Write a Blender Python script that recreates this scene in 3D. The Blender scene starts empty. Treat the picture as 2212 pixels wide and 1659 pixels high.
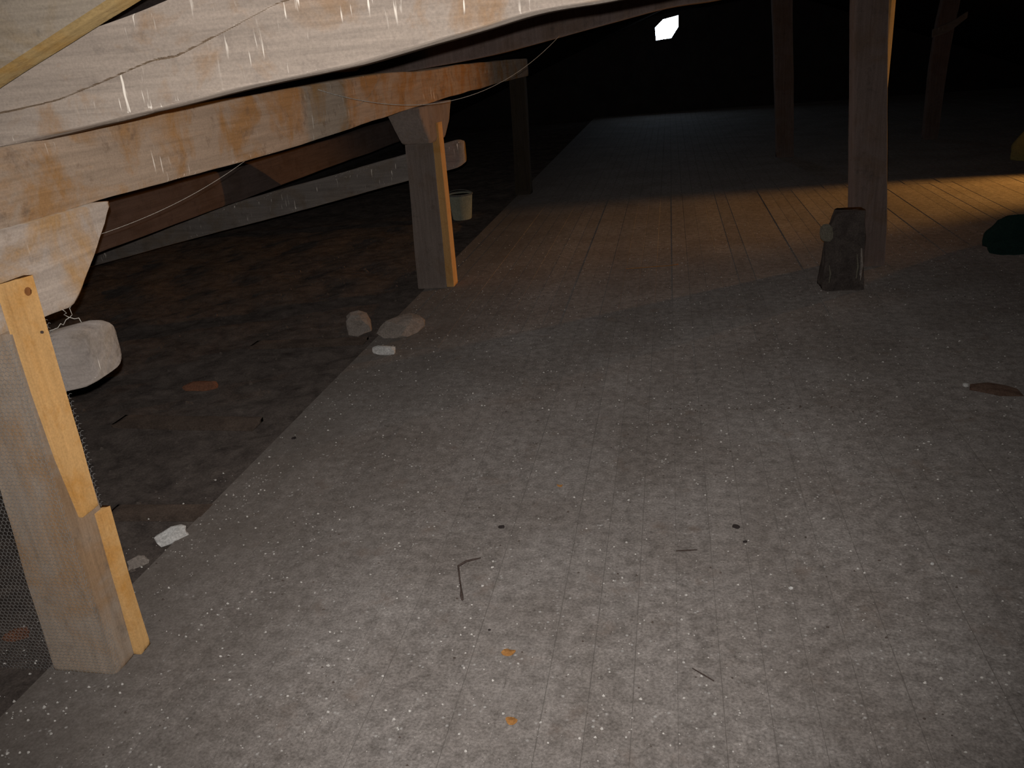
import bpy, bmesh, math, random
from mathutils import Vector, Matrix, noise

S = bpy.context.scene
COL = S.collection

# ------------------------------------------------------------------ camera
cam = bpy.data.cameras.new('camera')
cam.sensor_width = 36.0
cam.lens = 1800.0 / 2212.0 * 36.0
cam.clip_start = 0.02
cam.clip_end = 200
camo = bpy.data.objects.new('camera', cam)
COL.objects.link(camo)
EYE = Vector((0.0, 0.0, 1.6))
_d = Vector((394.0, 4571.0, 1800.0)).normalized()          # plumb line in the lens frame (right, down, forward)
_xv = 1446.0 - 1106.0
_yv = (-_xv * _d.x - 1800.0 * _d.z) / _d.y
_v = Vector((_xv, _yv, 1800.0)).normalized()               # direction of the floor boards
_up = -_d
_x = _v.cross(_up)
if _x.x < 0: _x = -_x
R = Matrix((_x, _v, _up))
right, upv, back = R.col[0].copy(), -R.col[1], -R.col[2]
M3 = Matrix((right, upv, back)).transposed()
camo.matrix_world = Matrix.Translation(EYE) @ M3.to_4x4()
S.camera = camo

# ------------------------------------------------------------------ world, lights, exposure
w = bpy.data.worlds.new('world'); S.world = w
w.use_nodes = True
w.node_tree.nodes['Background'].inputs[0].default_value = (0.5, 0.6, 0.8, 1)
w.node_tree.nodes['Background'].inputs[1].default_value = 0.02
S.view_settings.view_transform = 'Standard'
S.view_settings.look = 'None'
S.view_settings.exposure = 0.0
S.view_settings.gamma = 1.0
S.view_settings.use_curve_mapping = False

def light(name, kind, loc, energy, color, **kw):
    l = bpy.data.lights.new(name, kind)
    l.energy = energy; l.color = color
    for k, v in kw.items(): setattr(l, k, v)
    o = bpy.data.objects.new(name, l); o.location = loc
    COL.objects.link(o)
    return o
def aim(o, target):
    o.rotation_euler = (Vector(target) - o.location).to_track_quat('-Z', 'Y').to_euler()

# the camera's own flash, a few centimetres above the lens
fl = light('camera_flash', 'SPOT', EYE + upv * 0.036 - right * 0.008 - back * 0.0, 245.0, (1.0, 0.955, 0.92),
           shadow_soft_size=0.006, spot_size=math.radians(100), spot_blend=1.0)
fl.rotation_euler = (M3 @ Matrix.Rotation(math.radians(3), 3, 'Y') @ Matrix.Rotation(math.radians(2), 3, 'X')).to_euler()
# warm lamp standing to the right, outside the frame
LAMP = (6.2, 9.9, 0.9)
wl = light('warm_lamp_beam', 'SPOT', LAMP, 1650.0, (1.0, 0.46, 0.10),
           shadow_soft_size=0.06, spot_size=math.radians(34), spot_blend=0.9)
aim(wl, (2.9, 8.9, 0.0))
ws = light('warm_lamp_spill', 'SPOT', LAMP, 1700.0, (1.0, 0.41, 0.075),
           shadow_soft_size=0.06, spot_size=math.radians(42), spot_blend=1.0)
aim(ws, (-1.66, 5.2, 2.1))

# ------------------------------------------------------------------ materials
def newmat(name):
    m = bpy.data.materials.new(name); m.use_nodes = True
    nt = m.node_tree; b = nt.nodes['Principled BSDF']
    b.inputs['Roughness'].default_value = 0.9
    b.inputs['Specular IOR Level'].default_value = 0.12
    if 'Diffuse Roughness' in b.inputs: b.inputs['Diffuse Roughness'].default_value = 1.0
    return m, nt, b
def N(nt, t, **kw):
    n = nt.nodes.new(t)
    for k, v in kw.items():
        if k in n.inputs: n.inputs[k].default_value = v
        else: setattr(n, k, v)
    return n
def L(nt, a, b): nt.links.new(a, b)
def coords(nt, scale, kind='world'):
    if kind == 'world': src = N(nt, 'ShaderNodeNewGeometry').outputs['Position']
    else: src = N(nt, 'ShaderNodeTexCoord').outputs['Object']
    mp = N(nt, 'ShaderNodeMapping'); mp.inputs['Scale'].default_value = scale
    L(nt, src, mp.inputs[0]); return mp.outputs[0]
def nz(nt, co, scale, detail=4.0, rough=0.6, dist=0.0):
    n = N(nt, 'ShaderNodeTexNoise'); n.inputs['Scale'].default_value = scale
    n.inputs['Detail'].default_value = detail; n.inputs['Roughness'].default_value = rough
    n.inputs['Distortion'].default_value = dist
    L(nt, co, n.inputs['Vector']); return n.outputs['Fac']
def ramp(nt, fac, a, b, ca=(0, 0, 0, 1), cb=(1, 1, 1, 1)):
    r = N(nt, 'ShaderNodeValToRGB')
    r.color_ramp.elements[0].position = a; r.color_ramp.elements[0].color = ca
    r.color_ramp.elements[1].position = b; r.color_ramp.elements[1].color = cb
    L(nt, fac, r.inputs[0]); return r.outputs[0]
def mix(nt, fac, a, b, mode='MIX'):
    m = N(nt, 'ShaderNodeMix', data_type='RGBA', blend_type=mode)
    if isinstance(fac, float): m.inputs[0].default_value = fac
    else: L(nt, fac, m.inputs[0])
    for i, c in ((6, a), (7, b)):
        if isinstance(c, tuple): m.inputs[i].default_value = c if len(c) == 4 else c + (1,)
        else: L(nt, c, m.inputs[i])
    return m.outputs[2]
def mul(nt, a, b):
    m = N(nt, 'ShaderNodeMath', operation='MULTIPLY')
    for i, c in ((0, a), (1, b)):
        if isinstance(c, float): m.inputs[i].default_value = c
        else: L(nt, c, m.inputs[i])
    return m.outputs[0]
def bump(nt, b, h, strength=0.4, dist=0.004):
    n = N(nt, 'ShaderNodeBump'); n.inputs['Strength'].default_value = strength
    n.inputs['Distance'].default_value = dist
    L(nt, h, n.inputs['Height']); L(nt, n.outputs[0], b.inputs['Normal'])

def timber(name, axis, dust, wood, dark, warm=0.5, drips=0.0, grain=0.25):
    m, nt, b = newmat(name)
    st = {'X': (1.2, 26, 26), 'Y': (26, 1.2, 26), 'Z': (26, 26, 1.2)}[axis]
    wpos = coords(nt, (1, 1, 1))
    big = nz(nt, wpos, 4.2, 5, 0.62, 0.6)
    c = mix(nt, ramp(nt, big, 0.62 - warm * 0.3, 0.78 - warm * 0.3), dust, wood)
    mid = nz(nt, wpos, 13.0, 5, 0.7)
    c = mix(nt, ramp(nt, mid, 0.56, 0.76), c, dark)
    g = nz(nt, coords(nt, st), 2.0, 6, 0.7, 0.3)
    gr = ramp(nt, g, 0.3, 0.7, (1 - grain,) * 3 + (1,), (1 + grain * .5,) * 3 + (1,))
    c = mix(nt, 1.0, c, gr, 'MULTIPLY')
    fine = nz(nt, wpos, 160.0, 3, 0.7)
    c = mix(nt, 1.0, c, ramp(nt, fine, 0.25, 0.75, (.82, .82, .82, 1), (1.12, 1.12, 1.12, 1)), 'MULTIPLY')
    if drips > 0:
        d = nz(nt, coords(nt, (95, 95, 7.5)), 1.0, 2, 0.5)
        msk = nz(nt, coords(nt, (3.2, 1.6, 3.2)), 1.6, 2, 0.5)
        f = mul(nt, ramp(nt, d, 0.66, 0.72), ramp(nt, msk, 0.62 - drips * 0.25, 0.72 - drips * 0.25))
        c = mix(nt, f, c, (0.80, 0.74, 0.66))
    L(nt, c, b.inputs['Base Color'])
    bump(nt, b, g, 0.35, 0.006)
    return m

DUST = (0.40, 0.335, 0.285)
M_tie = timber('tie_timber', 'X', (0.365, 0.303, 0.253), (0.33, 0.215, 0.13), (0.255, 0.21, 0.178), 0.22, 0.75)
M_purlin = timber('purlin_timber', 'Y', (0.34, 0.262, 0.195), (0.32, 0.185, 0.085), (0.17, 0.115, 0.08), 0.58, 0.35)
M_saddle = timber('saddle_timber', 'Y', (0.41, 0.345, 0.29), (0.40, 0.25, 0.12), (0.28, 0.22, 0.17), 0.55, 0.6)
M_post = timber('post_timber', 'Z', (0.295, 0.232, 0.178), (0.28, 0.18, 0.105), (0.175, 0.13, 0.095), 0.55, 0.0)
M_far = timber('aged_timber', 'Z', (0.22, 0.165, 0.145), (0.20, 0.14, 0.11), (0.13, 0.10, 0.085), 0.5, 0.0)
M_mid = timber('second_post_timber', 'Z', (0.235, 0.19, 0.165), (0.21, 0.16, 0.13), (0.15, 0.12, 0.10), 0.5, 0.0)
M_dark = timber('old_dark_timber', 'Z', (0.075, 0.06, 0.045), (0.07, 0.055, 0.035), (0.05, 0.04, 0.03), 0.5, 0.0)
M_rail = timber('rail_timber', 'X', (0.25, 0.218, 0.195), (0.225, 0.18, 0.14), (0.165, 0.138, 0.122), 0.5, 0.5)
M_raft = timber('rafter_timber', 'X', (0.31, 0.26, 0.205), (0.28, 0.215, 0.14), (0.12, 0.105, 0.085), 0.4, 0.1)
M_raftedge = timber('rafter_bare_edge', 'X', (0.31, 0.215, 0.095), (0.30, 0.18, 0.06), (0.17, 0.10, 0.045), 0.5, 0.0)
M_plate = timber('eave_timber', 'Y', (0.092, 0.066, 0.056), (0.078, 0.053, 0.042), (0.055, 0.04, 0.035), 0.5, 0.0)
M_lath = timber('new_pine_lath', 'Z', (0.56, 0.335, 0.135), (0.50, 0.255, 0.07), (0.47, 0.24, 0.07), 0.35, 0.0, 0.14)

def floor_mat():
    m, nt, b = newmat('dusty_floorboard')
    b.inputs['Diffuse Roughness'].default_value = 0.55
    wp = coords(nt, (1, 1, 1))
    big = nz(nt, wp, 1.7, 5, 0.6, 0.4)
    c = mix(nt, ramp(nt, big, 0.35, 0.7), (0.215, 0.19, 0.172), (0.285, 0.262, 0.245))
    mid = nz(nt, wp, 22.0, 6, 0.7)
    c = mix(nt, 1.0, c, ramp(nt, mid, 0.3, 0.72, (.64, .63, .62, 1), (1.32, 1.32, 1.33, 1)), 'MULTIPLY')
    sp = nz(nt, wp, 120.0, 3, 0.75)
    c = mix(nt, 1.0, c, ramp(nt, sp, 0.28, 0.72, (.62, .61, .60, 1), (1.42, 1.42, 1.42, 1)), 'MULTIPLY')
    brown = nz(nt, wp, 6.0, 4, 0.6)
    c = mix(nt, ramp(nt, brown, 0.60, 0.85), c, (0.20, 0.15, 0.12))
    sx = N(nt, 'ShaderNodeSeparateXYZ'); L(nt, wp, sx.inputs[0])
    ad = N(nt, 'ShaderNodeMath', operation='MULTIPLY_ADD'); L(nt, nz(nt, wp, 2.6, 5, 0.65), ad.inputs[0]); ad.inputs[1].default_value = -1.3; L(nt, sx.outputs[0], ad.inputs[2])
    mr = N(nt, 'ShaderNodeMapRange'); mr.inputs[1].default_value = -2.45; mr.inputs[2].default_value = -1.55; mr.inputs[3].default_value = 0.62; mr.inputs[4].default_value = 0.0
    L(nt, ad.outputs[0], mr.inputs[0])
    c = mix(nt, mr.outputs[0], c, (0.125, 0.105, 0.09))  # left edge: brown dirt, with the flash's falloff painted into the same tone
    v = N(nt, 'ShaderNodeTexVoronoi'); v.inputs['Scale'].default_value = 38.0
    L(nt, wp, v.inputs['Vector'])
    pick = nz(nt, v.outputs['Position'], 9.3, 1, 0.5)
    f = mul(nt, ramp(nt, v.outputs['Distance'], 0.09, 0.2, (1, 1, 1, 1), (0, 0, 0, 1)), ramp(nt, pick, 0.48, 0.62))
    c = mix(nt, f, c, (0.46, 0.44, 0.42))
    info = N(nt, 'ShaderNodeObjectInfo')
    c = mix(nt, 1.0, c, ramp(nt, info.outputs['Random'], 0, 1, (.94, .94, .94, 1), (1.05, 1.05, 1.05, 1)), 'MULTIPLY')
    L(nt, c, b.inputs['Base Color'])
    bump(nt, b, nz(nt, wp, 70.0, 5, 0.7), 0.5, 0.003)
    return m
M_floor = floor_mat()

def dirt(name, a, bcol, scale=9.0):
    m, nt, b = newmat(name)
    b.inputs['Specular IOR Level'].default_value = 0.0
    wp = coords(nt, (1, 1, 1))
    n1 = nz(nt, wp, scale, 7, 0.72, 0.3)
    c = mix(nt, ramp(nt, n1, 0.32, 0.68), a, bcol)
    n2 = nz(nt, wp, 110.0, 3, 0.75)
    c = mix(nt, 1.0, c, ramp(nt, n2, 0.28, 0.72, (.65, .65, .65, 1), (1.3, 1.3, 1.3, 1)), 'MULTIPLY')
    L(nt, c, b.inputs['Base Color'])
    bump(nt, b, n1, 0.6, 0.02)
    return m
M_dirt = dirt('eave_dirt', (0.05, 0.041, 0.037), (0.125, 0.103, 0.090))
M_rubble = dirt('eave_rubble', (0.075, 0.06, 0.053), (0.15, 0.125, 0.108), 14)
M_sub = dirt('subfloor_dust', (0.12, 0.105, 0.095), (0.17, 0.155, 0.14))
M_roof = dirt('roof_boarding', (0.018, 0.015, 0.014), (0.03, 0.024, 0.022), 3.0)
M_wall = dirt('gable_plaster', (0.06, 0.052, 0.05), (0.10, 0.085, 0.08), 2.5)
M_plaster = dirt('white_plaster', (0.50, 0.49, 0.47), (0.66, 0.65, 0.63), 25)
M_stone = dirt('grey_brown_stone', (0.20, 0.17, 0.145), (0.31, 0.27, 0.24), 14)
M_brick = dirt('rusty_brick', (0.22, 0.10, 0.06), (0.15, 0.075, 0.05), 22)
M_scrap = dirt('dark_scrap', (0.10, 0.06, 0.045), (0.15, 0.10, 0.075), 22)
M_leaf = dirt('orange_leaf', (0.42, 0.21, 0.07), (0.34, 0.16, 0.055), 60)
M_twig = dirt('dark_twig', (0.07, 0.052, 0.045), (0.10, 0.075, 0.065), 60)
M_dropping = dirt('black_dropping', (0.03, 0.025, 0.025), (0.05, 0.04, 0.038), 80)
M_pale = dirt('pale_chips', (0.50, 0.48, 0.45), (0.68, 0.65, 0.61), 40)
M_darkchip = dirt('dark_chips', (0.09, 0.075, 0.065), (0.14, 0.11, 0.095), 40)
M_block = dirt('blackened_wood', (0.055, 0.045, 0.042), (0.12, 0.10, 0.088), 12)
M_blockpale = dirt('weathered_wood_end', (0.20, 0.18, 0.14), (0.15, 0.135, 0.105), 40)
M_green = dirt('dark_green_cloth', (0.012, 0.034, 0.030), (0.02, 0.046, 0.040), 6)
M_bucket = dirt('pale_green_enamel', (0.33, 0.34, 0.26), (0.42, 0.42, 0.33), 8)
M_bucketrim = dirt('dull_metal', (0.16, 0.16, 0.14), (0.22, 0.22, 0.2), 20)
M_sack = dirt('yellow_sacking', (0.45, 0.40, 0.16), (0.36, 0.31, 0.13), 20)
M_wire = dirt('pale_wire', (0.42, 0.40, 0.36), (0.50, 0.47, 0.42), 30)
M_mesh = dirt('galvanised_wire', (0.20, 0.195, 0.185), (0.27, 0.26, 0.25), 30)
M_oldplank = dirt('old_brown_plank', (0.06, 0.045, 0.037), (0.12, 0.09, 0.072), 7)
M_knot, _nt, _b = newmat('dark_knot'); _b.inputs['Base Color'].default_value = (0.22, 0.09, 0.03, 1)
M_nail, _nt, _b = newmat('nail_head'); _b.inputs['Base Color'].default_value = (0.07, 0.05, 0.04, 1)
M_pane, _nt, _b = newmat('daylight_pane')
_b.inputs['Base Color'].default_value = (0.8, 0.85, 0.9, 1)
_b.inputs['Emission Color'].default_value = (0.62, 0.80, 1.0, 1)
_b.inputs['Emission Strength'].default_value = 24.0
M_crack = dirt('crack_wood', (0.15, 0.105, 0.07), (0.21, 0.155, 0.11), 30)
M_frame = dirt('window_frame_wood', (0.10, 0.07, 0.05), (0.15, 0.11, 0.08), 10)

# ------------------------------------------------------------------ helpers
def mesh_obj(name, verts, faces, mat, loc=(0, 0, 0), parent=None, smooth=False, mats=None, fm=None):
    me = bpy.data.meshes.new(name)
    me.from_pydata([tuple(v) for v in verts], [], faces)
    for mm in (mats or [mat]): me.materials.append(mm)
    if fm:
        for p, i in zip(me.polygons, fm): p.material_index = i
    if smooth:
        for p in me.polygons: p.use_smooth = True
    me.update()
    o = bpy.data.objects.new(name, me)
    COL.objects.link(o)
    o.location = loc
    if parent: o.parent = parent
    return o
def tag(o, label=None, cat=None, group=None, kind=None):
    if label: o['label'] = label
    if cat: o['category'] = cat
    if group: o['group'] = group
    if kind: o['kind'] = kind
    return o
def empty(name, loc):
    o = bpy.data.objects.new(name, None); o.empty_display_size = 0.1
    COL.objects.link(o); o.location = loc
    return o

def section(w, h, r, nu, nv):
    """closed rounded-rectangle outline, points (a, b, na, nb, side)"""
    pts = []
    def side(p, q, n, nrm, s):
        for i in range(n):
            t = i / n
            pts.append((p[0] + (q[0] - p[0]) * t, p[1] + (q[1] - p[1]) * t, nrm[0], nrm[1], s))
    def arc(cx, cy, a0, s):
        for i in range(3):
            a = a0 + math.pi / 2 * i / 3
            pts.append((cx + r * math.cos(a), cy + r * math.sin(a), math.cos(a), math.sin(a), s))
    W, H = w / 2, h / 2
    side((W, -H + r), (W, H - r), nv, (1, 0), 0); arc(W - r, H - r, 0, 4)
    side((W - r, H), (-W + r, H), nu, (0, 1), 1); arc(-W + r, H - r, math.pi / 2, 5)
    side((-W, H - r), (-W, -H + r), nv, (-1, 0), 2); arc(-W + r, -H + r, math.pi, 6)
    side((-W + r, -H), (W - r, -H), nu, (0, -1), 3); arc(W - r, -H + r, 3 * math.pi / 2, 7)
    return pts

def smooth_path(path, step):
    """Catmull-Rom resample of [(Vector, w, h)]"""
    out = []
    n = len(path)
    for i in range(n - 1):
        p0, p1, p2, p3 = path[max(i - 1, 0)], path[i], path[i + 1], path[min(i + 2, n - 1)]
        k = max(1, int((p2[0] - p1[0]).length / step))
        m1 = (p2[0] - p0[0]) / 2; m2 = (p3[0] - p1[0]) / 2
        ln = (p2[0] - p1[0]).length
        if m1.length > 0: m1 = m1.normalized() * ln
        if m2.length > 0: m2 = m2.normalized() * ln
        for j in range(k):
            t = j / k; t2 = t * t; t3 = t2 * t
            c = p1[0] * (2 * t3 - 3 * t2 + 1) + m1 * (t3 - 2 * t2 + t) + p2[0] * (-2 * t3 + 3 * t2) + m2 * (t3 - t2)
            out.append((c, p1[1] + (p2[1] - p1[1]) * t, p1[2] + (p2[2] - p1[2]) * t))
    out.append(path[-1])
    return out

def beam(name, path, a_dir, b_dir, mat, r=0.015, amp=0.006, lowamp=0.008, step=0.05, nu=5, nv=6, seed=0,
         tweak=None, parent=None, mats=None, matfn=None, loc=None, endround=0.0, facefn=None):
    """a hewn timber: rounded rectangle of width w along a_dir and height h along b_dir swept along the path"""
    path = smooth_path([(Vector(p), ww, hh) for p, ww, hh in path], step)
    a_dir = Vector(a_dir).normalized(); b_dir = Vector(b_dir).normalized()
    org = Vector(loc) if loc is not None else path[0][0].copy()
    sec = section(path[0][1], path[0][2], r, nu, nv)
    w0, h0 = path[0][1], path[0][2]
    ns = len(sec); verts = []; faces = []; fm = []
    axis = (path[-1][0] - path[0][0]).normalized()
    off = Vector((seed * 7.31, seed * 3.17, seed * 1.93))
    tot = len(path)
    for k, (c, ww, hh) in enumerate(path):
        sc = 1.0
        if endround > 0:
            d0 = (c - path[0][0]).length; d1 = (c - path[-1][0]).length
            dd = min(d0, d1)
            if dd < endround: sc = 1.0 - 0.22 * (1 - dd / endround) ** 2
        for (a, b, na, nb, s) in sec:
            aa = a * ww / w0 * sc; bb = b * hh / h0 * sc
            p = c + a_dir * aa + b_dir * bb
            q = p - axis * (p - org).dot(axis) * 0.78 + off
            n1 = noise.noise(q * 9.0); n2 = noise.noise(q * 2.3 + Vector((5, 5, 5))); n3 = noise.noise(q * 40.0)
            nn = a_dir * na + b_dir * nb
            p = p + nn * (amp * n1 + lowamp * n2 + amp * 0.25 * n3)
            if tweak: p = tweak(p, s, nn)
            verts.append(p - org)
    for k in range(tot - 1):
        for i in range(ns):
            j = (i + 1) % ns
            faces.append((k * ns + i, k * ns + j, (k + 1) * ns + j, (k + 1) * ns + i))
            fm.append(matfn(sec[i][4]) if matfn else 0)
    for k, rev in ((0, True), (tot - 1, False)):
        cidx = len(verts)
        cc = Vector((0, 0, 0))
        for i in range(ns): cc += verts[k * ns + i]
        verts.append(cc / ns)
        for i in range(ns):
            j = (i + 1) % ns
            faces.append((cidx, k * ns + j, k * ns + i) if rev else (cidx, k * ns + i, k * ns + j))
            fm.append(0)
    if facefn:
        for q, f in enumerate(faces):
            c = Vector((0, 0, 0))
            for i in f: c += verts[i]
            r_ = facefn(c / len(f) + org)
            if r_ is not None: fm[q] = r_
    o = mesh_obj(name, verts, faces, mat, org if parent is None else org - parent.location, parent, True, mats, fm)
    bm = bmesh.new(); bm.from_mesh(o.data)
    bmesh.ops.recalc_face_normals(bm, faces=bm.faces); bm.to_mesh(o.data); bm.free()
    return o

def tube(name, pts, rad, mat, parent=None, sides=6, loc=None):
    pts = [Vector(p) for p in pts]
    org = Vector(loc) if loc is not None else pts[0].copy()
    rads = rad if isinstance(rad, (list, tuple)) else [rad] * len(pts)
    verts = []; faces = []
    for i, p in enumerate(pts):
        t = (pts[min(i + 1, len(pts) - 1)] - pts[max(i - 1, 0)]).normalized()
        u = t.cross(Vector((0, 0, 1)))
        if u.length < 1e-3: u = Vector((1, 0, 0))
        u.normalize(); v = t.cross(u)
        for k in range(sides):
            a = 2 * math.pi * k / sides
            verts.append(p + (u * math.cos(a) + v * math.sin(a)) * rads[i] - org)
    for i in range(len(pts) - 1):
        for k in range(sides):
            l = (k + 1) % sides
            faces.append((i * sides + k, i * sides + l, (i + 1) * sides + l, (i + 1) * sides + k))
    faces.append(tuple(range(sides))[::-1]); faces.append(tuple((len(pts) - 1) * sides + k for k in range(sides)))
    return mesh_obj(name, verts, faces, mat, org if parent is None else org - parent.location, parent, True)

def rock(name, loc, dims, mat, seed=0, rough=0.25, sub=2, rot=0.0, parent=None, facet=True):
    bm = bmesh.new(); bmesh.ops.create_icosphere(bm, subdivisions=sub, radius=1.0)
    off = Vector((seed * 3.7, seed * 1.9, seed * 5.3))
    c, s = math.cos(rot), math.sin(rot)
    lo = 1e9
    for v in bm.verts:
        p = v.co.normalized()
        q = Vector([max(-0.72, min(0.72, x)) / 0.72 for x in p])          # squarish lump
        q = p.lerp(q, 0.55)
        q *= 1.0 + rough * noise.noise(p * 1.6 + off) + rough * 0.4 * noise.noise(p * 4.0 + off)
        x, y, z = q.x * dims[0] / 2, q.y * dims[1] / 2, q.z * dims[2] / 2
        v.co = Vector((x * c - y * s, x * s + y * c, z)); lo = min(lo, v.co.z)
    for v in bm.verts: v.co.z -= lo
    me = bpy.data.meshes.new(name); bm.to_mesh(me); bm.free(); me.materials.append(mat)
    if not facet:
        for p in me.polygons: p.use_smooth = True
    o = bpy.data.objects.new(name, me); COL.objects.link(o); o.location = loc
    if parent: o.parent = parent
    return o

def box(name, x0, x1, y0, y1, z0, z1, mat, parent=None):
    v = [(x0, y0, z0), (x1, y0, z0), (x1, y1, z0), (x0, y1, z0), (x0, y0, z1), (x1, y0, z1), (x1, y1, z1), (x0, y1, z1)]
    f = [(3, 2, 1, 0), (4, 5, 6, 7), (0, 1, 5, 4), (1, 2, 6, 5), (2, 3, 7, 6), (3, 0, 4, 7)]
    c = Vector(((x0 + x1) / 2, (y0 + y1) / 2, z0))
    return mesh_obj(name, [Vector(p) - c for p in v], f, mat, c if parent is None else c - parent.location, parent)

# ------------------------------------------------------------------ the setting
YB, YF = -1.2, 22.0           # back and far gable
XR = 1.4                      # ridge line
EX = -5.8                     # left eave
SL = 0.377                    # roof slope
FX0 = -1.86                   # left edge of the boarded floor

fl_o = box('floor', FX0, 8.6, YB, YF, -0.12, -0.0045, M_sub); tag(fl_o, kind='structure')
PW = 0.1165
def plank_mesh(length):
    hw, t, c, g = PW / 2, 0.026, 0.0013, 0.0007
    prof = [(-hw + g, -t), (hw - g, -t), (hw - g, -c), (hw - g - c, 0), (-hw + g + c, 0), (-hw + g, -c)]
    v = []; f = []
    for y in (0.001, length - 0.001): v += [(x, y, z) for x, z in prof]
    n = len(prof)
    for i in range(n): f.append((i, (i + 1) % n, n + (i + 1) % n, n + i))
    f.append(tuple(range(n))[::-1]); f.append(tuple(range(n, 2 * n)))
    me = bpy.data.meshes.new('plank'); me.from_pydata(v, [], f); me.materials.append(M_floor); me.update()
    return me
rng = random.Random(4)
rows = [(YB, 3.645), (3.645, 4.60), (4.60, 9.6)]
ncol = 66
for (y0, y1) in rows:
    me = plank_mesh(y1 - y0)
    for i in range(ncol):
        x = FX0 + PW * (i + 0.5)
        p = bpy.data.objects.new('plank', me); COL.objects.link(p); p.parent = fl_o
        z = rng.uniform(-0.0025, 0.0)
        p.location = Vector((x, y0, z)) - fl_o.location
        p.rotation_euler = (0, rng.uniform(-0.006, 0.006), rng.uniform(-.0003, .0003))
vv = []; ff = []
for (y0, y1) in ((9.6, 15.6), (15.6, YF)):
    for i in range(ncol + 24):
        x0 = FX0 + PW * i + 0.002; x1 = FX0 + PW * (i + 1) - 0.002
        z = rng.uniform(-.003, 0)
        b = len(vv)
        vv += [(x0, y0 + .002, -.026), (x1, y0 + .002, -.026), (x1, y1 - .002, -.026), (x0, y1 - .002, -.026),
               (x0, y0 + .002, z), (x1, y0 + .002, z), (x1, y1 - .002, z), (x0, y1 - .002, z)]
        ff += [(b + 4, b + 5, b + 6, b + 7), (b, b + 1, b + 5, b + 4), (b + 1, b + 2, b + 6, b + 5), (b + 2, b + 3, b + 7, b + 6), (b + 3, b, b + 4, b + 7)]
for i in range(ncol, ncol + 24):
    x0 = FX0 + PW * i + 0.002; x1 = FX0 + PW * (i + 1) - 0.002
    b = len(vv); y0, y1, z = YB, 9.6, 0
    vv += [(x0, y0, -.026), (x1, y0, -.026), (x1, y1, -.026), (x0, y1, -.026), (x0, y0, z), (x1, y0, z), (x1, y1, z), (x0, y1, z)]
    ff += [(b + 4, b + 5, b + 6, b + 7), (b, b + 1, b + 5, b + 4), (b + 1, b + 2, b + 6, b + 5), (b + 2, b + 3, b + 7, b + 6), (b + 3, b, b + 4, b + 7)]
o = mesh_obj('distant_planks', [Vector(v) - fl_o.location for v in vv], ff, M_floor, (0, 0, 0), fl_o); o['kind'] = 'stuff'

# dirty ground under the eaves, a little lower than the boards
nx, ny = 60, 240
vv = []; ff = []
for j in range(ny + 1):
    for i in range(nx + 1):
        x = EX + (FX0 - 0.002 - EX) * i / nx
        t = j / ny
        y = YB + (YF - YB) * t ** 1.6
        z = -0.035 + 0.022 * noise.noise(Vector((x * 3, y * 3, 0))) + 0.014 * noise.noise(Vector((x * 11, y * 11, 3)))
        vv.append((x, y, min(z, -0.004)))
for j in range(ny):
    for i in range(nx):
        a = j * (nx + 1) + i
        ff.append((a, a + 1, a + nx + 2, a + nx + 1))
tag(mesh_obj('eave_ground', vv, ff, M_dirt, (0, 0, 0), None, True), kind='structure')

def slab(name, pts, mat, th):
    nrm = (Vector(pts[1]) - Vector(pts[0])).cross(Vector(pts[3]) - Vector(pts[0])).normalized() * th
    v = [Vector(p) for p in pts] + [Vector(p) + nrm for p in pts]
    f = [(3, 2, 1, 0), (4, 5, 6, 7), (0, 1, 5, 4), (1, 2, 6, 5), (2, 3, 7, 6), (3, 0, 4, 7)]
    return tag(mesh_obj(name, v, f, mat), kind='structure')
zr = 1.66 + SL * (XR + 1.46) + 0.17          # ridge
ze = zr - SL * (XR - EX)
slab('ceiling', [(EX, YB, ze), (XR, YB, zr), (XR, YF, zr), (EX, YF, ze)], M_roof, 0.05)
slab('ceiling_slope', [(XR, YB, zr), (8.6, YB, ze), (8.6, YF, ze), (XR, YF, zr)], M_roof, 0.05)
tag(box('wall_left', EX - .2, EX, YB, YF, -.15, ze + .06, M_wall), kind='structure')
tag(box('wall_right', 8.6, 8.8, YB, YF, -.15, ze + .06, M_wall), kind='structure')
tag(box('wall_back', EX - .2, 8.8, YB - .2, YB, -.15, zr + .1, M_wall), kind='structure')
# far gable with a small six-sided light
WIN = [(-0.334, 1.951), (-0.317, 1.671), (0.045, 1.693), (0.21, 1.925), (0.212, 2.179), (-0.146, 2.118)]
def gable():
    outer = [(EX - .2, -.15), (8.8, -.15), (8.8, zr + .1), (EX - .2, zr + .1)]
    bm = bmesh.new()
    def ring(pts, y): return [bm.verts.new((x, y, z)) for x, z in pts]
    for y in (YF, YF + 0.2):
        a = ring(outer, y); b = ring(WIN, y)
        ea = [bm.edges.new((a[i], a[(i + 1) % 4])) for i in range(4)]
        eb = [bm.edges.new((b[i], b[(i + 1) % 6])) for i in range(6)]
        bmesh.ops.triangle_fill(bm, use_beauty=True, use_dissolve=False, edges=ea + eb)
    bm.verts.ensure_lookup_table()
    n = 10
    for i in range(6):
        bm.faces.new((bm.verts[4 + i], bm.verts[4 + (i + 1) % 6], bm.verts[n + 4 + (i + 1) % 6], bm.verts[n + 4 + i]))
    me = bpy.data.meshes.new('wall_far'); bm.to_mesh(me); bm.free(); me.materials.append(M_wall)
    o = bpy.data.objects.new('wall_far', me); COL.objects.link(o)
    return tag(o, kind='structure')
gable()
wn = empty('window_1', (-0.06, YF + 0.06, 1.67)); wn['kind'] = 'structure'
vv = [Vector((x, YF + 0.07, z)) - wn.location for x, z in WIN] + [Vector((x, YF + 0.08, z)) - wn.location for x, z in WIN]
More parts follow.
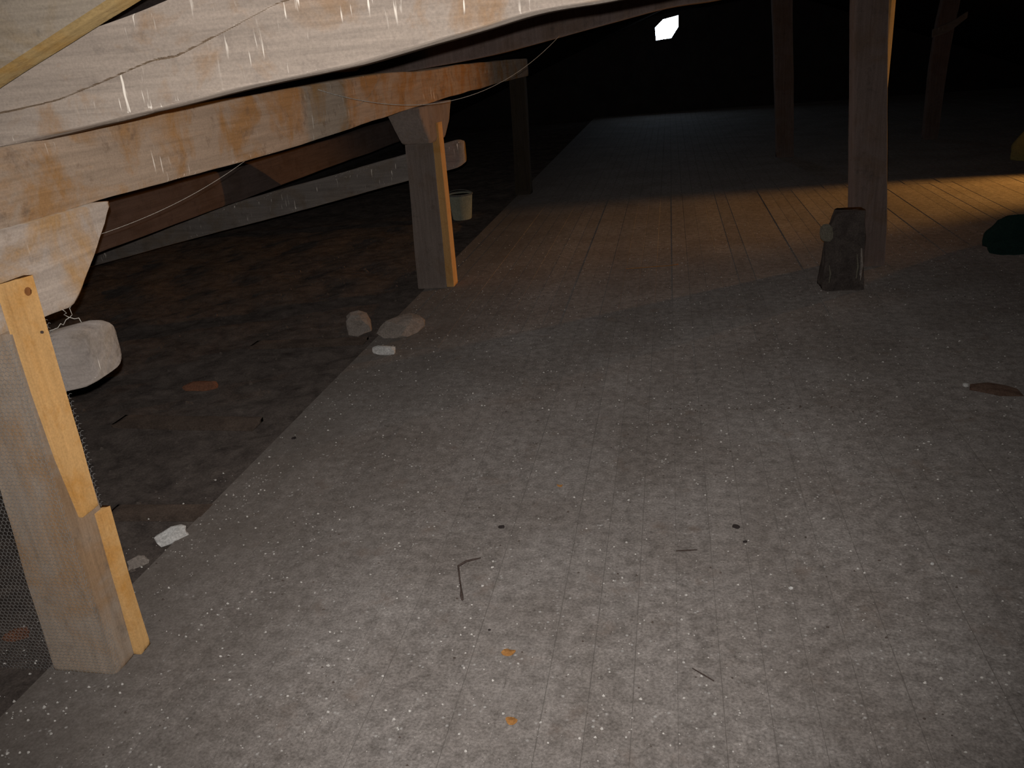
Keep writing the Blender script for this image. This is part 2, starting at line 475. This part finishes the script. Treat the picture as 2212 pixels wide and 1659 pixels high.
mesh_obj('pane', vv, [tuple(range(6)), tuple(range(6, 12))[::-1]] + [(i, i + 6, (i + 1) % 6 + 6, (i + 1) % 6) for i in range(6)], M_pane, (0, 0, 0), wn)
cx = sum(p[0] for p in WIN) / 6; cz = sum(p[1] for p in WIN) / 6
vi = [(x, z) for x, z in WIN]; vo = [(cx + (x - cx) * 1.16, cz + (z - cz) * 1.16) for x, z in WIN]
vv = []
for pts in (vi, vo):
    for y in (YF - 0.03, YF + 0.0): vv += [Vector((x, y, z)) - wn.location for x, z in pts]
ff = []
for i in range(6):
    j = (i + 1) % 6
    ff += [(i, j, 12 + j, 12 + i), (12 + i, 12 + j, 18 + j, 18 + i), (i, 6 + i, 6 + j, j)]
mesh_obj('window_frame', vv, ff, M_frame, (0, 0, 0), wn)

# ------------------------------------------------------------------ long timbers
pb = [(-1.1, 1.29, .19), (1.0, 1.292, .19), (1.83, 1.293, .192), (2.26, 1.297, .205), (2.6, 1.296, .228), (3.2, 1.293, .247), (4.25, 1.302, .255), (5.13, 1.322, .245), (6.05, 1.334, .222),
      (6.86, 1.345, .22), (9.0, 1.358, .21), (10.55, 1.36, .2)]
path = [((-1.76, y, z + h / 2), 0.20, h) for y, z, h in pb]
o = beam('purlin', path, (1, 0, 0), (0, 0, 1), M_purlin, r=0.014, amp=0.006, lowamp=0.008, step=0.06, nu=3, nv=8, seed=3)
tag(o, 'long stained purlin with warm brown patches resting on the posts and saddle blocks', 'beam')
path = [((-3.08, y, 0.92), 0.16, 0.235) for y in (-1.1, 2, 5, 8, 11.5)]
o = beam('eave_purlin', path, (1, 0, 0), (0, 0, 1), M_plate, r=0.02, amp=0.006, lowamp=0.012, step=0.12, nu=3, nv=4, seed=5)
tag(o, 'dim brown lower purlin in the dark eaves behind the posts', 'beam')

# tie beam crossing over the near post, with a long drying crack
CR = [(-2.2, 1.50), (-1.95, 1.522), (-1.62, 1.569), (-1.45, 1.59), (-1.178, 1.657), (-1.12, 1.662), (-1.0, 1.70), (-0.859, 1.747), (-0.6, 1.80), (-0.3, 1.84)]
def crack_z(x):
    for (x0, z0), (x1, z1) in zip(CR[:-1], CR[1:]):
        if x0 <= x <= x1: return z0 + (z1 - z0) * (x - x0) / (x1 - x0)
    return None
def crack_w(x): return 0.0021 + 0.0012 * noise.noise(Vector((x * 5, 3, 0)))
def tie_tweak(p, s, nn):
    if nn.y < -0.7:
        zc = crack_z(p.x)
        if zc is not None:
            zc += 0.0028 * noise.noise(Vector((p.x * 7, 0, 0)))
            d = p.z - zc; wd = crack_w(p.x)
            if abs(d) < wd: p.y += 0.022
            elif 0 < d < 0.05: p.y += 0.007 * (1 - d / 0.05)
    return p
def tie_face(c):
    if c.y < 1.945:
        zc = crack_z(c.x)
        if zc is not None and abs(c.z - zc - 0.0028 * noise.noise(Vector((c.x * 7, 0, 0)))) < crack_w(c.x) + 0.0005: return 1
    return None
tb = [(-2.45, 1.385, .21), (-1.95, 1.455, .21), (-1.645, 1.493, .225), (-1.3, 1.54, .20), (-0.996, 1.580, .225), (-0.72, 1.608, .25), (-0.436, 1.655, .25), (-0.28, 1.682, .25), (-0.13, 1.693, .25),
      (0.3, 1.74, .25), (1.35, 1.88, .25)]
path = [((x, 2.0, z + h / 2), 0.20, h) for x, z, h in tb]
o = beam('tie_beam', path, (0, -1, 0), (0, 0, 1), M_tie, r=0.009, amp=0.004, lowamp=0.006, step=0.0065, nu=3, nv=190, seed=8, tweak=tie_tweak, mats=[M_tie, M_crack], facefn=tie_face)
tag(o, 'big pale dusty tie beam with a long crack and white drips, nearest across the top', 'beam', 'tie beams across the attic')
tb = [(-2.5, 1.46, .2), (-1.9, 1.545, .2), (-1.26, 1.605, .21), (-0.72, 1.69, .22), (-0.015, 1.805, .22), (0.33, 1.825, .22), (1.15, 1.93, .22)]
path = [((x, 6.05, z + h / 2), 0.20, h) for x, z, h in tb]
o = beam('tie_beam', path, (0, -1, 0), (0, 0, 1), M_far, r=0.02, amp=0.005, lowamp=0.01, step=0.06, nu=3, nv=6, seed=12)
tag(o, 'shadowed tie beam further back, crossing above the second post', 'beam', 'tie beams across the attic')

# steep rafter over the near tie beam; its lower arris is bare yellow wood
path = []
for x in (-3.4, -2.5, -1.9, -1.46, -1.09, -0.4, 0.4, 1.38):
    path.append(((x, 1.79, 1.66 + SL * (x + 1.46) + 0.085), 0.09, 0.17))
nrm = Vector((-SL, 0, 1)).normalized()
def raft_mat(s): return 1 if s in (3, 7, 6) else 0
def raft_tweak(p, s, nn):
    e = p.z - (1.66 + SL * (p.x + 1.46))
    if e < 0.012 and p.y < 1.86: p.y += (0.012 - e) * 0.7            # wane along the lower arris
    return p
o = beam('rafter', path, (0, -1, 0), nrm, M_raft, r=0.009, amp=0.004, lowamp=0.006, step=0.04, nu=4, nv=9, seed=15,
         mats=[M_raft, M_raftedge], matfn=raft_mat, tweak=raft_tweak)
tag(o, 'steep dusty rafter with a yellow bare lower edge in the top left corner', 'rafter')

# ------------------------------------------------------------------ posts, saddles, rails
def saddle(y, label, seed, mat, xf=-1.64):
    prof = [(-.46, 1.297), (-.44, 1.25), (-.34, 1.15), (-.24, 1.07), (-.20, 1.048), (-.15, 1.045), (.10, 1.050), (.185, 1.048),
            (.225, 1.066), (.32, 1.149), (.41, 1.245), (.44, 1.297)]
    off = 0.0 if y < 3 else 0.03
    top = []; 
    bm = bmesh.new()
    nS = 44
    cols = []
    ys = [-.46 + .90 * i / nS for i in range(nS + 1)]
    def zb(t):
        for (a, za), (b, zb_) in zip(prof[:-1], prof[1:]):
            if a <= t <= b + 1e-9: return za + (zb_ - za) * (t - a) / (b - a)
        return 1.297
    na, nb = 6, 9
    x0, x1 = xf - 0.215, xf
    sd = Vector((seed * 3.1, seed, seed * 2.2))
    grid = {}
    for k, t in enumerate(ys):
        lo = min(zb(t), 1.28) + off
        hi = 1.297 + off
        ring = []
        for i in range(nb): ring.append((x1, lo + (hi - lo) * i / nb, 1, 0))
        for i in range(na): ring.append((x1 + (x0 - x1) * i / na, hi, 0, 0))
        for i in range(nb): ring.append((x0, hi + (lo - hi) * i / nb, -1, 0))
        for i in range(na): ring.append((x0 + (x1 - x0) * i / na, lo, 0, -1))
        vs = []
        for (x, z, sx, sz) in ring:
            q = Vector((x, (y + t), z)) + sd
            d = 0.005 * noise.noise(q * 8) + 0.006 * noise.noise(q * 3) + .0015 * noise.noise(q * 40)
            corner = 0.012 if (abs(z - lo) < 1e-6 and sx) else 0.0
            vs.append(bm.verts.new((x + sx * (d - corner), t + 0.003 * noise.noise(q * 9 + Vector((4, 4, 4))), z + sz * abs(d))))
        cols.append(vs)
    n = len(cols[0])
    for k in range(nS):
        for i in range(n):
            j = (i + 1) % n
            bm.faces.new((cols[k][i], cols[k][j], cols[k + 1][j], cols[k + 1][i]))
    bm.faces.new(cols[0]); bm.faces.new(cols[-1][::-1])
    bmesh.ops.recalc_face_normals(bm, faces=bm.faces)
    me = bpy.data.meshes.new('saddle_block'); bm.to_mesh(me); bm.free(); me.materials.append(mat)
    for p in me.polygons: p.use_smooth = True
    o = bpy.data.objects.new('saddle_block', me); COL.objects.link(o); o.location = (0, y, 0)
    tag(o, label, 'block', 'saddle blocks under the purlin')
    return o
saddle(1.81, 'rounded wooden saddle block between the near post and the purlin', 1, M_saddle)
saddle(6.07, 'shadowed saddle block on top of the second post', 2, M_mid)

# near post
P = empty('post', (-1.73, 1.81, 0)); tag(P, 'near left post of grey-brown wood with a yellow lath and chicken wire', 'post', 'posts under the purlin')
beam('shaft', [((-1.73, 1.785, 0.0), 0.215, 0.13), ((-1.722, 1.785, 0.3), 0.21, 0.13), ((-1.71, 1.783, 0.7), 0.195, 0.122), ((-1.712, 1.783, 1.055), 0.195, 0.122)],
     (1, 0, 0), (0, 1, 0), M_post, r=0.012, amp=0.005, lowamp=0.007, step=0.025, nu=7, nv=7, seed=21, parent=P)
def board(name, parent, path, mat, seed, w_dir=(0, 1, 0), t_dir=(1, 0, 0), tweak=None, step=0.03):
    return beam(name, path, w_dir, t_dir, mat, r=0.004, amp=0.0012, lowamp=0.003, step=step, nu=4, nv=2, seed=seed, parent=parent, tweak=tweak)
b1 = board('lath', P, [((-1.612, 1.778, 1.180), .102, .028), ((-1.612, 1.776, 0.9), .10, .028), ((-1.612, 1.778, 0.70), .094, .028), ((-1.612, 1.786, 0.515), .070, .026)], M_lath, 22)
b1['label'] = 'yellow pine lath nailed to the post'
tk = tube('knot', [(-1.5985, 1.795, 1.146), (-1.5955, 1.795, 1.146)], 0.011, M_knot, b1, 10, loc=b1.location + P.location)
tk.location = (0, 0, 0)
nk = tube('nail', [(-1.5985, 1.800, 1.036), (-1.594, 1.800, 1.036)], 0.004, M_nail, b1, 8, loc=b1.location + P.location)
nk.location = (0, 0, 0)
b2 = board('lath', P, [((-1.610, 1.835, 0.49), .048, .030), ((-1.610, 1.832, 0.2), .046, .030), ((-1.610, 1.834, 0.002), .052, .030)], M_lath, 23)

# second post
P2 = empty('post', (-1.79, 6.07, 0)); tag(P2, 'second post along the purlin, its right side lath lit orange', 'post', 'posts under the purlin')
beam('shaft', [((-1.80, 6.07, 0.0), 0.225, 0.18), ((-1.785, 6.07, 0.6), 0.212, 0.18), ((-1.775, 6.07, 1.08), 0.208, 0.18)],
     (1, 0, 0), (0, 1, 0), M_mid, r=0.014, amp=0.006, lowamp=0.008, step=0.04, nu=5, nv=5, seed=31, parent=P2)
board('lath', P2, [((-1.648, 6.06, 1.2), .12, .05), ((-1.653, 6.06, 0.6), .12, .052), ((-1.66, 6.06, 0.002), .13, .056)], M_lath, 32)
# third post, almost lost in the dark
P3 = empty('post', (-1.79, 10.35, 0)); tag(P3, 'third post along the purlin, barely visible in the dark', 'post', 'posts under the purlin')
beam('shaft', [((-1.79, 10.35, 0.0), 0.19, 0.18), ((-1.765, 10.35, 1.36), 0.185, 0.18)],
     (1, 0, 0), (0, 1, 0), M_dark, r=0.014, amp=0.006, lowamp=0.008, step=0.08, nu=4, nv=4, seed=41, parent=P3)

def rail(y, z, xe, label, seed, h=0.195):
    path = []
    for x in (-4.95, -3.8, -2.6, xe - .12, xe - .03, xe):
        path.append(((x, y, z + 0.194 * (x + 1.6)), 0.175, h))
    o = beam('cross_rail', path, (0, -1, 0), (0, 0, 1), M_rail, r=0.045, amp=0.005, lowamp=0.01, step=0.022, nu=4, nv=8, seed=seed, endround=0.07)
    tag(o, label, 'rail', 'sloping cross rails behind the posts')
rail(1.948, 0.925, -1.548, 'short rounded grey rail end sticking out behind the near post', 51, 0.172)
rail(6.26, 0.948, -1.515, 'sloping rail passing behind the second post into the eaves', 52)

# ------------------------------------------------------------------ chicken wire
def chicken_wire():
    a = 0.0075                                     # hexagon side
    dx = math.sqrt(3) * a
    # developed strip: u runs along the front of the post, then round its corner
    U0, U1 = -0.92, 0.165
    def place(u, z):
        sag = 0.004 * noise.noise(Vector((u * 6, z * 6, 2)))
        if u < 0: return Vector((-1.615 + u, 1.709 + sag, z))
        return Vector((-1.6265 + 0.006 + 0.25 * max(0, u - .135) * noise.noise(Vector((z * 5, 1, 1))), 1.709 + u, z))
    edges = []
    nzr = int(1.07 / (1.5 * a)); nc = int((U1 - U0) / dx)
    for j in range(nzr):
        for i in range(nc):
            cx_ = U0 + dx * (i + 0.5 * (j % 2)); cz_ = 0.004 + a + 1.5 * a * j
            top = 1.04 + 0.03 * noise.noise(Vector((cx_ * 5, 0, 0)))
            if cz_ > top: continue
            pts = [(cx_ + a * math.cos(math.radians(t)), cz_ + a * math.sin(math.radians(t))) for t in (30, 90, 150, 210)]
            for k in range(3): edges.append((pts[k], pts[k + 1]))
    verts = []; faces = []
    r = 0.00055
    for p, q in edges:
        A, B = place(*p), place(*q)
        t = (B - A).normalized(); u = t.cross(Vector((0.3, 1, 0.1))).normalized(); v = t.cross(u)
        b = len(verts)
        for E_ in (A, B):
            for k in range(3):
                an = 2.0944 * k; verts.append(E_ + (u * math.cos(an) + v * math.sin(an)) * r)
        for k in range(3): faces.append((b + k, b + (k + 1) % 3, b + 3 + (k + 1) % 3, b + 3 + k))
    o = mesh_obj('chicken_wire', [v - Vector((-1.7, 1.709, 0)) for v in verts], faces, M_mesh, (-1.7, 1.709, 0))
    tag(o, 'fine hexagonal chicken wire stretched over the near left post', 'netting', kind='stuff')
chicken_wire()

# loose wires
def hang(name, a, b, sag, rad, label, n=26, wig=0.0, mid=0.5):
    a, b = Vector(a), Vector(b); pts = []
    for i in range(n + 1):
        t = i / n
        p = a.lerp(b, t); s = 4 * t * (1 - t)
        p.z -= sag * s
        if wig: p += Vector((noise.noise(Vector((t * 6, 1, 0))), noise.noise(Vector((t * 6, 5, 0))), noise.noise(Vector((t * 6, 9, 0))))) * wig * s
        pts.append(p)
    return tag(tube(name, pts, rad, M_wire, None, 5), label, 'wire')
hang('wire', (-1.645, 3.98, 1.525), (-0.71, 5.93, 1.70), 0.215, 0.0016, 'thin pale wire sagging between the purlin and the tie beam behind it', 30)
hang('wire', (-1.68, 3.22, 1.297), (-1.92, 2.2, 1.16), 0.045, 0.0009, 'thin straight strand running from under the purlin down behind the saddle block', 24)
for k, (a, b) in enumerate((((-1.66, 1.95, 1.06), (-1.60, 2.03, .985)), ((-1.70, 1.93, .99), (-1.66, 2.02, 1.055)))):
    hang('wire_wisp', a, b, 0.02, 0.0011, ('curling wire end above the rounded rail end', 'shorter wire end crossing the curl above the rail end')[k], 14, 0.035)

# ------------------------------------------------------------------ ridge posts on the right
P4 = empty('post', (1.385, 6.3, 0)); tag(P4, 'thick post right of centre with a lath lit along its right edge', 'post', 'ridge posts')
beam('shaft', [((1.385, 6.3, 0.0), 0.225, 0.22), ((1.375, 6.3, 0.3), 0.225, 0.22), ((1.335, 6.3, 0.95), 0.225, 0.22), ((1.285, 6.3, 1.75), 0.212, 0.22), ((1.24, 6.3, 2.7), 0.21, 0.22)],
     (1, 0, 0), (0, 1, 0), M_far, r=0.02, amp=0.007, lowamp=0.01, step=0.05, nu=5, nv=5, seed=61, parent=P4)
c45 = Vector((0.52, 0.854, 0)); n45 = Vector((0.854, -0.52, 0))
beam('lath', [((1.398, 6.262, 0.93), 0.07, 0.04), ((1.405, 6.262, 1.4), 0.085, 0.04), ((1.408, 6.262, 1.75), 0.09, 0.04), ((1.41, 6.262, 2.6), 0.09, 0.04)],
     c45, n45, M_lath, r=0.005, amp=0.002, lowamp=0.004, step=0.05, nu=4, nv=2, seed=62, parent=P4)
P5 = empty('post', (1.545, 12.4, 0)); tag(P5, 'slim dim post in the background left of the thick post', 'post', 'ridge posts')
beam('shaft', [((1.56, 12.4, 0.0), 0.22, 0.22), ((1.50, 12.4, 1.2), 0.23, 0.22), ((1.45, 12.4, 2.0), 0.24, 0.22), ((1.42, 12.4, 2.72), 0.24, 0.22)],
     (1, 0, 0), (0, 1, 0), M_far, r=0.02, amp=0.007, lowamp=0.012, step=0.08, nu=4, nv=4, seed=63, parent=P5)
P6 = empty('post', (3.70, 13.4, 0)); tag(P6, 'leaning dim post at far right behind the lit floor', 'post')
beam('shaft', [((3.70, 13.4, 0.0), 0.20, 0.2), ((3.70, 13.4, 0.5), 0.20, 0.2), ((3.74, 13.4, 1.45), 0.24, 0.2), ((3.79, 13.4, 1.9), 0.24, 0.2)],
     (1, 0, 0), (0, 1, 0), M_far, r=0.03, amp=0.012, lowamp=0.02, step=0.06, nu=4, nv=4, seed=64, parent=P6)
beam('cross_piece', [((3.56, 13.28, 1.42), 0.06, 0.10), ((3.78, 13.28, 1.49), 0.06, 0.11), ((3.98, 13.28, 1.62), 0.06, 0.08)],
     (0, 1, 0), (0, 0, 1), M_rail, r=0.02, amp=0.006, lowamp=0.01, step=0.05, nu=3, nv=3, seed=65, parent=P6)

# charred timber stub leaning on the thick post
B0 = empty('timber_stub', (1.12, 5.75, 0)); tag(B0, 'dark rough timber stub with a pale broken end against the thick post', 'stump')
def stub_tweak(p, s, nn):
    if p.z > 0.34 and p.x < 1.1: p.z -= (1.1 - p.x) * 0.55 * min(1, (p.z - .34) * 6)
    return p
beam('body', [((1.105, 5.70, 0.0), 0.27, 0.26), ((1.11, 5.72, 0.16), 0.25, 0.24), ((1.13, 5.78, 0.33), 0.25, 0.22), ((1.17, 5.88, 0.47), 0.20, 0.18)],
     (1, 0, 0), (0, 1, 0), M_block, r=0.045, amp=0.018, lowamp=0.03, step=0.02, nu=7, nv=7, seed=71, parent=B0, tweak=stub_tweak)
e = rock('broken_end', Vector((0.985, 5.62, 0.315)) - B0.location, (0.075, 0.06, 0.115), M_blockpale, 3, 0.3, 2, 0.3, B0)
for k, (x, y, z0, z1, r) in enumerate(((1.178, 5.575, .08, .235, .007), (1.01, 5.565, .06, .17, .006), (1.205, 5.59, .05, .27, .010))):
    tube('splinter', [(x, y, z0), (x + .004, y + .004, (z0 + z1) / 2), (x - .003, y + .02, z1)], [r, r * 1.1, r * .6], M_blockpale if k < 2 else M_stone, B0, 5)

# green bundle at the right edge
B1 = empty('green_bundle', (2.56, 6.62, 0)); tag(B1, 'dark green cloth bundle on the floor at the right edge', 'bundle')
def bundle(name, dims, mat, seed, parent):
    bm = bmesh.new(); bmesh.ops.create_icosphere(bm, subdivisions=4, radius=1)
    for v in bm.verts:
        p = v.co.normalized()
        r = 1 + 0.12 * noise.noise(p * 1.8 + Vector((seed, 0, 0))) + 0.07 * noise.noise(Vector((p.x * 5, p.y * 5, p.z * 1.5 + seed)))
        v.co = Vector((p.x * dims[0] / 2 * r, p.y * dims[1] / 2 * r, max(-.35, p.z) * dims[2] * r / 1.35 + .35 * dims[2] / 1.35))
        if v.co.z < 0.012: v.co.z = 0.0
    me = bpy.data.meshes.new(name); bm.to_mesh(me); bm.free(); me.materials.append(mat)
    for p in me.polygons: p.use_smooth = True
    o = bpy.data.objects.new(name, me); COL.objects.link(o); o.parent = parent
    return o
bundle('cloth', (0.56, 0.42, 0.235), M_green, 2.0, B1)
kn = bundle('folded_corner', (0.26, 0.2, 0.09), M_green, 7.0, B1); kn.location = (-0.17, -0.16, 0)

# pale bucket behind the second post
BK = empty('bucket', (-2.27, 9.0, 0.0)); tag(BK, 'pale grey-green bucket standing in the dark behind the second post', 'bucket')
def lathe(name, prof, mat, parent, n=28, loc=(0, 0, 0)):
    v = []; f = []
    for r, z in prof:
        for k in range(n): v.append((r * math.cos(2 * math.pi * k / n), r * math.sin(2 * math.pi * k / n), z))
    for i in range(len(prof) - 1):
        for k in range(n):
            l = (k + 1) % n; f.append((i * n + k, i * n + l, (i + 1) * n + l, (i + 1) * n + k))
    f.append(tuple(range(n))[::-1]); f.append(tuple((len(prof) - 1) * n + k for k in range(n)))
    return mesh_obj(name, v, f, mat, loc, parent, True)
BK.location.z = 0.0
lathe('pail', [(0.10, 0), (0.105, 0.01), (0.135, 0.27), (0.128, 0.272), (0.10, 0.03)], M_bucket, BK)
lathe('rim', [(0.136, 0.262), (0.143, 0.266), (0.143, 0.278), (0.136, 0.282), (0.128, 0.278), (0.128, 0.262)], M_bucketrim, BK)
tube('handle', [Vector((-2.27 + 0.14 * math.cos(t), 9.0 - 0.03 * math.sin(t), 0.268 + 0.055 * math.sin(t))) for t in [math.pi * i / 14 for i in range(15)]], 0.004, M_bucketrim, BK)
BK.location = (-2.27, 9.0, -0.03)

# sack at the far right edge
SK = empty('sack', (4.12, 10.9, 0)); tag(SK, 'yellowish sack at the far right edge behind the lit strip of floor', 'sack')
bundle('body', (0.42, 0.36, 0.34), M_sack, 11.0, SK)
tube('neck', [(4.12, 10.9, 0.30), (4.11, 10.89, 0.36), (4.10, 10.88, 0.40)], [0.07, 0.035, 0.055], M_sack, SK, 10)

# ------------------------------------------------------------------ rubble and litter
tag(rock('plaster_chunk', (-1.885, 2.46, -0.022), (0.115, 0.075, 0.05), M_plaster, 4, 0.45, 2, 0.9), 'white plaster chunk at the floor edge right of the near post', 'plaster')
tag(rock('plaster_chunk', (-1.935, 2.305, -0.03), (0.07, 0.045, 0.03), M_stone, 6, 0.4, 2, 0.7), 'small grey plaster crumb just in front of the white chunk beside the near post', 'plaster')
tag(rock('plaster_chunk', (-1.70, 4.50, -0.002), (0.155, 0.07, 0.05), M_plaster, 9, 0.2, 2, -0.1), 'white block lying before the dark stone near the second post', 'plaster')
tag(rock('stone', (-1.69, 4.86, -0.002), (0.24, 0.34, 0.11), M_stone, 11, 0.22, 2, -0.25), 'flat brown stone slab on the floor edge before the second post', 'stone')
tag(rock('stone', (-2.02, 4.95, -0.03), (0.16, 0.2, 0.15), M_stone, 13, 0.3, 2, 0.4), 'dim stone in the eaves left of the flat slab', 'stone')
tag(rock('brick_piece', (-2.64, 4.02, -0.03), (0.20, 0.09, 0.05), M_brick, 15, 0.22, 2, 0.05), 'rusty red brick piece lying in the dark eaves', 'brick')
tag(rock('brick_piece', (-2.10, 1.885, -0.03), (0.07, 0.05, 0.03), M_brick, 17, 0.3, 2, 0.5), 'small rusty brick bit behind the chicken wire', 'brick')
for k, (x, y, l, wd, rz, lab) in enumerate(((-2.06, 2.64, 0.42, 0.10, 0.05, 'short old plank lying in the eaves behind the white plaster chunk'),
                                           (-2.45, 3.55, 0.80, 0.13, -0.04, 'longer old plank lying crosswise in the dark eaves before the brick piece'),
                                           (-2.3, 4.75, 0.75, 0.12, 0.06, 'old plank in the eaves beyond the brick piece'))):
    o = beam('loose_plank', [((x - l / 2, y, -0.012), wd, 0.024), ((x + l / 2, y + l * math.sin(rz), -0.012), wd, 0.024)], (0, 1, 0), (0, 0, 1), M_oldplank,
             r=0.004, amp=0.003, lowamp=0.004, step=0.03, nu=4, nv=2, seed=80 + k, loc=(x, y, -0.024))
    tag(o, lab, 'plank', 'loose planks in the eaves')
tag(tube('twig', [(-0.655, 2.372, .006), (-0.672, 2.36, .008), (-0.70, 2.345, .009), (-0.722, 2.318, .007), (-0.712, 2.285, .006), (-0.697, 2.235, .006), (-0.682, 2.19, .006), (-0.672, 2.155, .007), (-0.665, 2.135, .006)],
         [.002, .003, .004, .0038, .003, .0028, .003, .0055, .004], M_twig, None, 6), 'bent dark twig lying on the grey floorboards', 'twig')
tag(tube('twig', [(0.10, 1.83, .004), (0.075, 1.85, .005), (0.045, 1.875, .004)], [.0018, .0022, .0014], M_twig, None, 5), 'tiny straight twig near the bottom of the floor', 'twig')
tag(tube('twig', [(0.005, 2.452, .004), (0.04, 2.455, .005), (0.075, 2.462, .004)], [.002, .003, .0016], M_twig, None, 5), 'short flat twig lying crosswise between two dark droppings', 'twig')
tag(tube('straw', [(-0.345, 6.35, .004), (0.0, 6.40, .006), (0.05, 6.44, .004)], .003, M_leaf, None, 5), 'faint straw on the dark floor in the middle distance', 'straw')
for x, y, d, rz, lab in ((-0.622, 2.578, .022, 0.2, 'black dropping above the bent twig'), (0.213, 2.614, .026, -0.5, 'black dropping on the right with a smaller one below it'),
                         (0.236, 2.522, .015, 0.3, 'smaller black dropping on the right below the larger one'), (-1.765, 3.322, .022, 0.7, 'black dropping at the left floor edge'),
                         (-0.55, 2.0, .009, 0.2, 'tiny black dropping above the orange leaf')):
    tag(rock('dropping', (x, y, -0.001), (d, d * .6, d * .45), M_dropping, int(d * 1000), 0.2, 2, rz, None, False), lab, 'dropping', 'droppings on the floorboards')
for x, y, d, lab in ((-0.476, 1.904, .042, 'brownish orange leaf scrap below the bent twig'), (-0.419, 1.642, .034, 'orange leaf scrap nearest the bottom edge'), (-0.444, 2.898, .024, 'small orange leaf scrap further up the floor')):
    vv = []; ff = []
    n = 14
    for zz in (0.0035, 0.002):
        for k in range(n):
            a = 2 * math.pi * k / n
            r = d / 2 * (1 + 0.35 * noise.noise(Vector((math.cos(a) * 1.4 + x * 9, math.sin(a) * 1.4, y * 7))))
            vv.append((r * math.cos(a), r * .75 * math.sin(a), zz + 0.003 * math.cos(2 * a)))
    vv += [(0, 0, 0.0045), (0, 0, 0.001)]
    for k in range(n):
        l = (k + 1) % n
        ff += [(2 * n, k, l), (2 * n + 1, n + l, n + k), (k, n + k, n + l, l)]
    tag(mesh_obj('leaf_scrap', vv, ff, M_leaf, (x, y, 0)), lab, 'leaf', 'leaf scraps on the floorboards')
for x, y, d, lab in ((0.352, 2.264, .016, 'white chip on the right of the floor near the twig'), (1.339, 3.903, .035, 'white chip at the right edge of the floor'),
                     (0.80, 2.42, .013, 'small white chip in the dim right part of the floor')):
    tag(rock('plaster_chip', (x, y, -0.001), (d, d * .8, d * .5), M_plaster, int(d * 999), 0.35, 1, x), lab, 'chip', 'plaster chips on the floorboards')
tag(rock('wood_scrap', (1.44, 3.84, -0.001), (0.20, 0.11, 0.022), M_scrap, 33, 0.35, 2, -0.5), 'dark reddish scrap at the right floor edge beside the white chip', 'scrap')

def scatter(name, mat, n, region, size, label, seed, flat=0.45, bias=1.5):
    rg = random.Random(seed); verts = []; faces = []
    (x0, x1), (y0, y1), zfun = region
    for _ in range(n):
        x = rg.uniform(x0, x1); y = y0 + (y1 - y0) * rg.random() ** bias
        s = size[0] * (size[1] / size[0]) ** (rg.random() ** 2.2)
        z = zfun(x, y); b = len(verts); a0 = rg.uniform(0, 6.28)
        k = 5; el = rg.uniform(.55, 1)
        for i in range(k):
            a = a0 + 2 * math.pi * i / k; rr = s / 2 * rg.uniform(.7, 1.15)
            px, py = rr * math.cos(a), rr * el * math.sin(a)
            verts.append((x + px, y + py, z))
        for i in range(k):
            a = a0 + 2 * math.pi * i / k; rr = s / 2 * rg.uniform(.4, .75)
            verts.append((x + rr * math.cos(a), y + rr * el * math.sin(a), z + s * flat * rg.uniform(.6, 1)))
        for i in range(k):
            j = (i + 1) % k; faces.append((b + i, b + j, b + k + j, b + k + i))
        faces.append(tuple(b + k + i for i in range(k)))
    o = mesh_obj(name, verts, faces, mat)
    tag(o, label, 'debris', kind='stuff')
scatter('pale_grit', M_pale, 9000, ((-1.84, 3.0), (0.9, 8.0), lambda x, y: -0.001), (0.0025, 0.011), 'pale grit and tiny chips strewn over the floorboards', 1)
scatter('dark_grit', M_darkchip, 2600, ((-1.84, 3.0), (0.9, 8.0), lambda x, y: -0.001), (0.0025, 0.012), 'dark crumbs strewn over the floorboards', 2)
scatter('rubble', M_rubble, 1100, ((-3.4, -1.87), (0.9, 8.0), lambda x, y: -0.035), (0.006, 0.032), 'brown crumbs and rubble on the dirty eave ground', 3, 0.6)
scatter('plaster_crumbs', M_pale, 230, ((-2.15, -1.70), (1.3, 3.0), lambda x, y: -0.012 if x < FX0 else -0.001), (0.003, 0.012), 'pale plaster crumbs gathered along the left floor edge', 5, 0.5)
scatter('joint_crumbs', M_darkchip, 90, ((-0.1, 0.95), (3.58, 3.71), lambda x, y: -0.001), (0.004, 0.016), 'dark crumbs gathered along the cross joint of the floorboards', 6, 0.4, 1.0)
